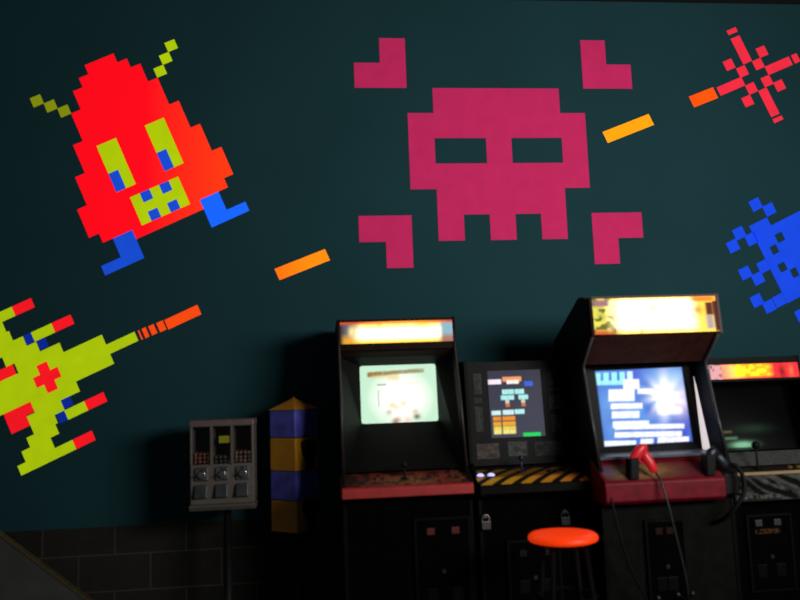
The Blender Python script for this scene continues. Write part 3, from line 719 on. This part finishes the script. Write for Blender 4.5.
# ------------------------------------------------------------------ candy vending machine
PUT = M('putty_metal', (.125, .105, .092), .45, var=.12)
PUT2 = M('putty_metal_top', (.140, .100, .088), .45, var=.12)
ALU = M('scuffed_aluminium', (.12, .115, .11), .35, .5, var=.4, scale=50)
DKI = M('dark_bin_interior', (.014, .012, .011), .8)
GL = bpy.data.materials.new('clear_glass'); N, L, P = nodes_of(GL)
P.inputs['Base Color'].default_value = (.02, .02, .02, 1); P.inputs['Roughness'].default_value = .05; P.inputs['Alpha'].default_value = .10; P.inputs['IOR'].default_value = 1.45
t = thing('candy_vending_machine', (-1.135, -.34, 0), 'grey three-bin candy vending machine on a thin black post against the wall', 'vending machine')
vx0, vx1 = -1.312, -.972
bd = MB()
bd.box(vx0, vx1, -.30, -.24, .938, 1.385)                       # back
bd.box(vx0, vx1, -.44, -.30, .938, 1.150)                        # mechanism housing
bd.box(vx0, vx0 + .012, -.45, -.30, 1.15, 1.385).box(vx1 - .012, vx1, -.45, -.30, 1.15, 1.385)
bd.build('housing', PUT, t, bevel=.003)
MB().box(vx0 - .004, vx1 + .004, -.456, -.236, 1.352, 1.388).build('lid', PUT2, t, bevel=.006)
bins = [(-1.299, -1.204), (-1.1895, -1.0945), (-1.080, -.985)]
MB().box(-1.204, -1.1895, -.452, -.30, 1.15, 1.352).box(-1.0945, -1.080, -.452, -.30, 1.15, 1.352).build('divider', PUT, t)
MB().prism_x([(-.30, .937), (-.462, .937), (-.470, .930), (-.45, .905), (-.30, .900)], vx0 - .006, vx1 + .006).build('tray', PUT, t, bevel=.004)
CAND = [((.16, .055, .030), 'orange brown candies heaped in the left bin of the vending machine'), ((.045, .045, .03), 'dark candies low in the middle bin of the vending machine'), ((.17, .10, .06), 'tan candies heaped in the right bin of the vending machine')]
CARD = M('yellow_price_card', (.30, .30, .01), .6, emit=(.3, .3, .0), estr=.1)
for i, (a, b) in enumerate(bins):
    mx_ = (a + b) / 2
    MB().box(a, b, -.3035, -.3005, 1.152, 1.352).build('bin_back', DKI, t)
    MB().box(a + .001, b - .001, -.4485, -.4455, 1.152, 1.350).build('window', GL, t, label='clear bin window')
    cm = MB(); hgt = (1.225, 1.185, 1.215)[i]; z = 1.1635
    while z < hgt:
        for ix in range(4):
            for iy in range(5):
                cm.ball((a + .013 + ix * .0235 + random.uniform(-.0015, .0015), -.4315 + iy * .0262 + random.uniform(-.002, .002), z + random.uniform(-.002, .002)), .0115, 8, 6)
        z += .021
    co = cm.build('candy', M('candy_%s' % ('amber', 'dark', 'tan')[i], CAND[i][0], .35, var=.6, scale=70), None, smooth=True)
    tag(co, CAND[i][1], 'candy', None, 'stuff')
    mech = MB().box(mx_ - .036, mx_ + .036, -.452, -.436, 1.062, 1.135).build('coin_mechanism', ALU, t, bevel=.006)
    k = MB().disc_y(mx_ + .004, 1.096, -.470, -.450, .021, 18, .019)
    k.box(mx_ - .016, mx_ + .024, -.484, -.468, 1.090, 1.102).build('knob', CHROME, mech, bevel=.002, label='turning knob')
    MB().box(mx_ - .004, mx_ + .006, -.455, -.450, 1.117, 1.131).build('coin_slot', DKI, mech)
    MB().prism_x([(-.438, 1.043), (-.452, 1.043), (-.470, .975), (-.438, .968)], mx_ - .036, mx_ + .030).build('chute_door', M('dark_chute', (.040, .042, .045), .4, var=.2), t, bevel=.004)
MB().box(-1.158, -1.100, -.442, -.440, 1.262, 1.300).build('price_card', CARD, t, label='yellow card inside the middle bin')
POST = M('black_post', (.008, .008, .008), .5)
MB().lathe((-1.128, -.34, 0), [(.16, 0), (.16, .012), (.05, .03), (.024, .05), (.022, .89), (.05, .899)], 24).build('post', POST, t, smooth=True)

# ------------------------------------------------------------------ blue and yellow dispenser tower
t = thing('dispenser_tower', (-.757, -.27, 0), 'yellow and blue banded dispenser tower with a pointed roof left of mint screen cabinet', 'vending machine')
TC = (-.757, -.27); rot = math.radians(-41)
def tw(lx, ly, z): return (TC[0] + lx * math.cos(rot) - ly * math.sin(rot), TC[1] + lx * math.sin(rot) + ly * math.cos(rot), z)
def rbox(mb, x0, x1, y0, y1, z0, z1):
    v = [tw(x, y, z) for x in (x0, x1) for y in (y0, y1) for z in (z0, z1)]
    return mb.add(v, [(0, 1, 3, 2), (4, 6, 7, 5), (0, 4, 5, 1), (2, 3, 7, 6), (0, 2, 6, 4), (1, 5, 7, 3)])
YEL = M('tower_yellow', (.74, .33, .016), .45, var=.15, scale=8)
YEL2 = M('tower_dark_yellow', (.52, .22, .012), .45, var=.2, scale=8)
BLU = M('tower_blue', (.11, .12, .62), .4, var=.3, scale=14)
h = .098
for z0, z1, m in ((.752, .925, YEL2), (.925, 1.085, BLU), (1.085, 1.270, YEL), (1.270, 1.425, BLU)):
    o = rbox(MB(), -h, h, -h, h, z0 + .0015, z1 - .0015).build('tower_section', m, t, bevel=.006, label='blue section' if m is BLU else 'yellow section')
v = [tw(-h - .006, -h - .006, 1.4255), tw(h + .006, -h - .006, 1.4255), tw(h + .006, h + .006, 1.4255), tw(-h - .006, h + .006, 1.4255), tw(0, 0, 1.494)]
MB().add(v, [(0, 1, 2, 3), (0, 1, 4), (1, 2, 4), (2, 3, 4), (3, 0, 4)]).build('roof', YEL, t, bevel=.004, label='yellow pyramid roof')
MB().ball(tw(0, 0, 1.492), .007).build('finial', YEL2, t, smooth=True)
# the right-hand visible face carries two black dispensers
for zc in (1.170, .835):
    pr = [(-.048, .085), (.048, .085), (.056, .055), (.052, .005), (.030, -.02), (.026, -.085), (-.022, -.085), (-.024, -.02), (-.046, .005), (-.056, .055)]
    vs = []
    for dep in (h - .002, h + .030):
        vs += [tw(dep, px_, zc + pz) for px_, pz in pr]
    n = len(pr)
    fs = [tuple(range(n)), tuple(range(2 * n - 1, n - 1, -1))] + [(i, (i + 1) % n, n + (i + 1) % n, n + i) for i in range(n)]
    d = MB().add(vs, fs).build('dispenser', RUBBER, t, bevel=.008, label='black dispenser chute')
    rbox(MB(), h + .030, h + .046, -.012, .012, zc + .02, zc + .05).build('knob', BLACK, d, bevel=.004)
MB().lathe((TC[0], TC[1], 0), [(.15, 0), (.15, .012), (.06, .03), (.035, .05), (.035, .7505), (.08, .7515)], 24).build('post', POST, t, smooth=True)

# ------------------------------------------------------------------ sloping guard in the lower left corner
t = thing('ramp_guard', (-2.4, -.3, 0), 'grey sloping guard panel with a thin wooden edge in the lower left corner', 'guard panel')
GUARD = M('grey_guard_board', (.058, .060, .054), .7, var=.25, scale=5)
sl = (.446 - .818) / (-1.879 + 2.343)
def gz(x): return .818 + sl * (x + 2.343)
MB().prism_y([(-2.75, 0), (-2.75, gz(-2.75) - .012), (-1.42, gz(-1.42) - .012), (-1.42, 0)], -.30, -.26).build('guard_board', GUARD, t)
nrm = Vector((-sl, 0, 1)).normalized()
MB().prism_y([(-2.75, gz(-2.75) - .011), (-1.42, gz(-1.42) - .011), (-1.42, gz(-1.42)), (-2.75, gz(-2.75))], -.306, -.25).build('edge_rail', M('brown_wood_edge', (.075, .055, .022), .5, var=.2, scale=30), t, bevel=.003, label='thin brown wooden edge')

# ------------------------------------------------------------------ light
def area(name, loc, target, size, power, col, sy=None):
    l = bpy.data.lights.new(name, 'AREA'); l.energy = power; l.color = col; l.size = size
    if sy: l.shape = 'RECTANGLE'; l.size_y = sy
    o = bpy.data.objects.new(name, l); COL.objects.link(o); o.location = loc
    o.rotation_euler = (Vector(target) - Vector(loc)).to_track_quat('-Z', 'Y').to_euler()
    return o
lo = area('window_light', (2.75, -4.5, 2.45), (.25, 0, 2.75), 2.1, 64, (1.0, .98, .94), 1.0); lo.data.spread = math.radians(115)
wd = bpy.data.worlds.new('dim_room'); sc.world = wd; wd.use_nodes = True
bg = wd.node_tree.nodes['Background']; bg.inputs['Color'].default_value = (.8, .9, 1., 1); bg.inputs['Strength'].default_value = .05

# ------------------------------------------------------------------ camera
yaw, pit, roll = math.radians(5.89), math.radians(6.76), math.radians(-2.07)
F = Vector((math.sin(yaw) * math.cos(pit), math.cos(yaw) * math.cos(pit), math.sin(pit)))
R0 = Vector((math.cos(yaw), -math.sin(yaw), 0)); U0 = R0.cross(F)
R = R0 * math.cos(roll) + U0 * math.sin(roll); Up = -R0 * math.sin(roll) + U0 * math.cos(roll)
cam = bpy.data.cameras.new('camera'); cam.sensor_width = 36; cam.lens = 780 / 800 * 36; cam.clip_start = .05
co = bpy.data.objects.new('camera', cam); COL.objects.link(co)
m = Matrix((R, Up, -F)).transposed().to_4x4(); m.translation = Vector((-.534 * 1.1077, -4.362 * 1.1077, 1.5))
co.matrix_world = m
sc.camera = co
cam.dof.use_dof = True; cam.dof.focus_distance = 6.2; cam.dof.aperture_fstop = 1.15
sc.view_settings.view_transform = 'Standard'; sc.view_settings.look = 'None'; sc.view_settings.exposure = 0; sc.view_settings.gamma = 1
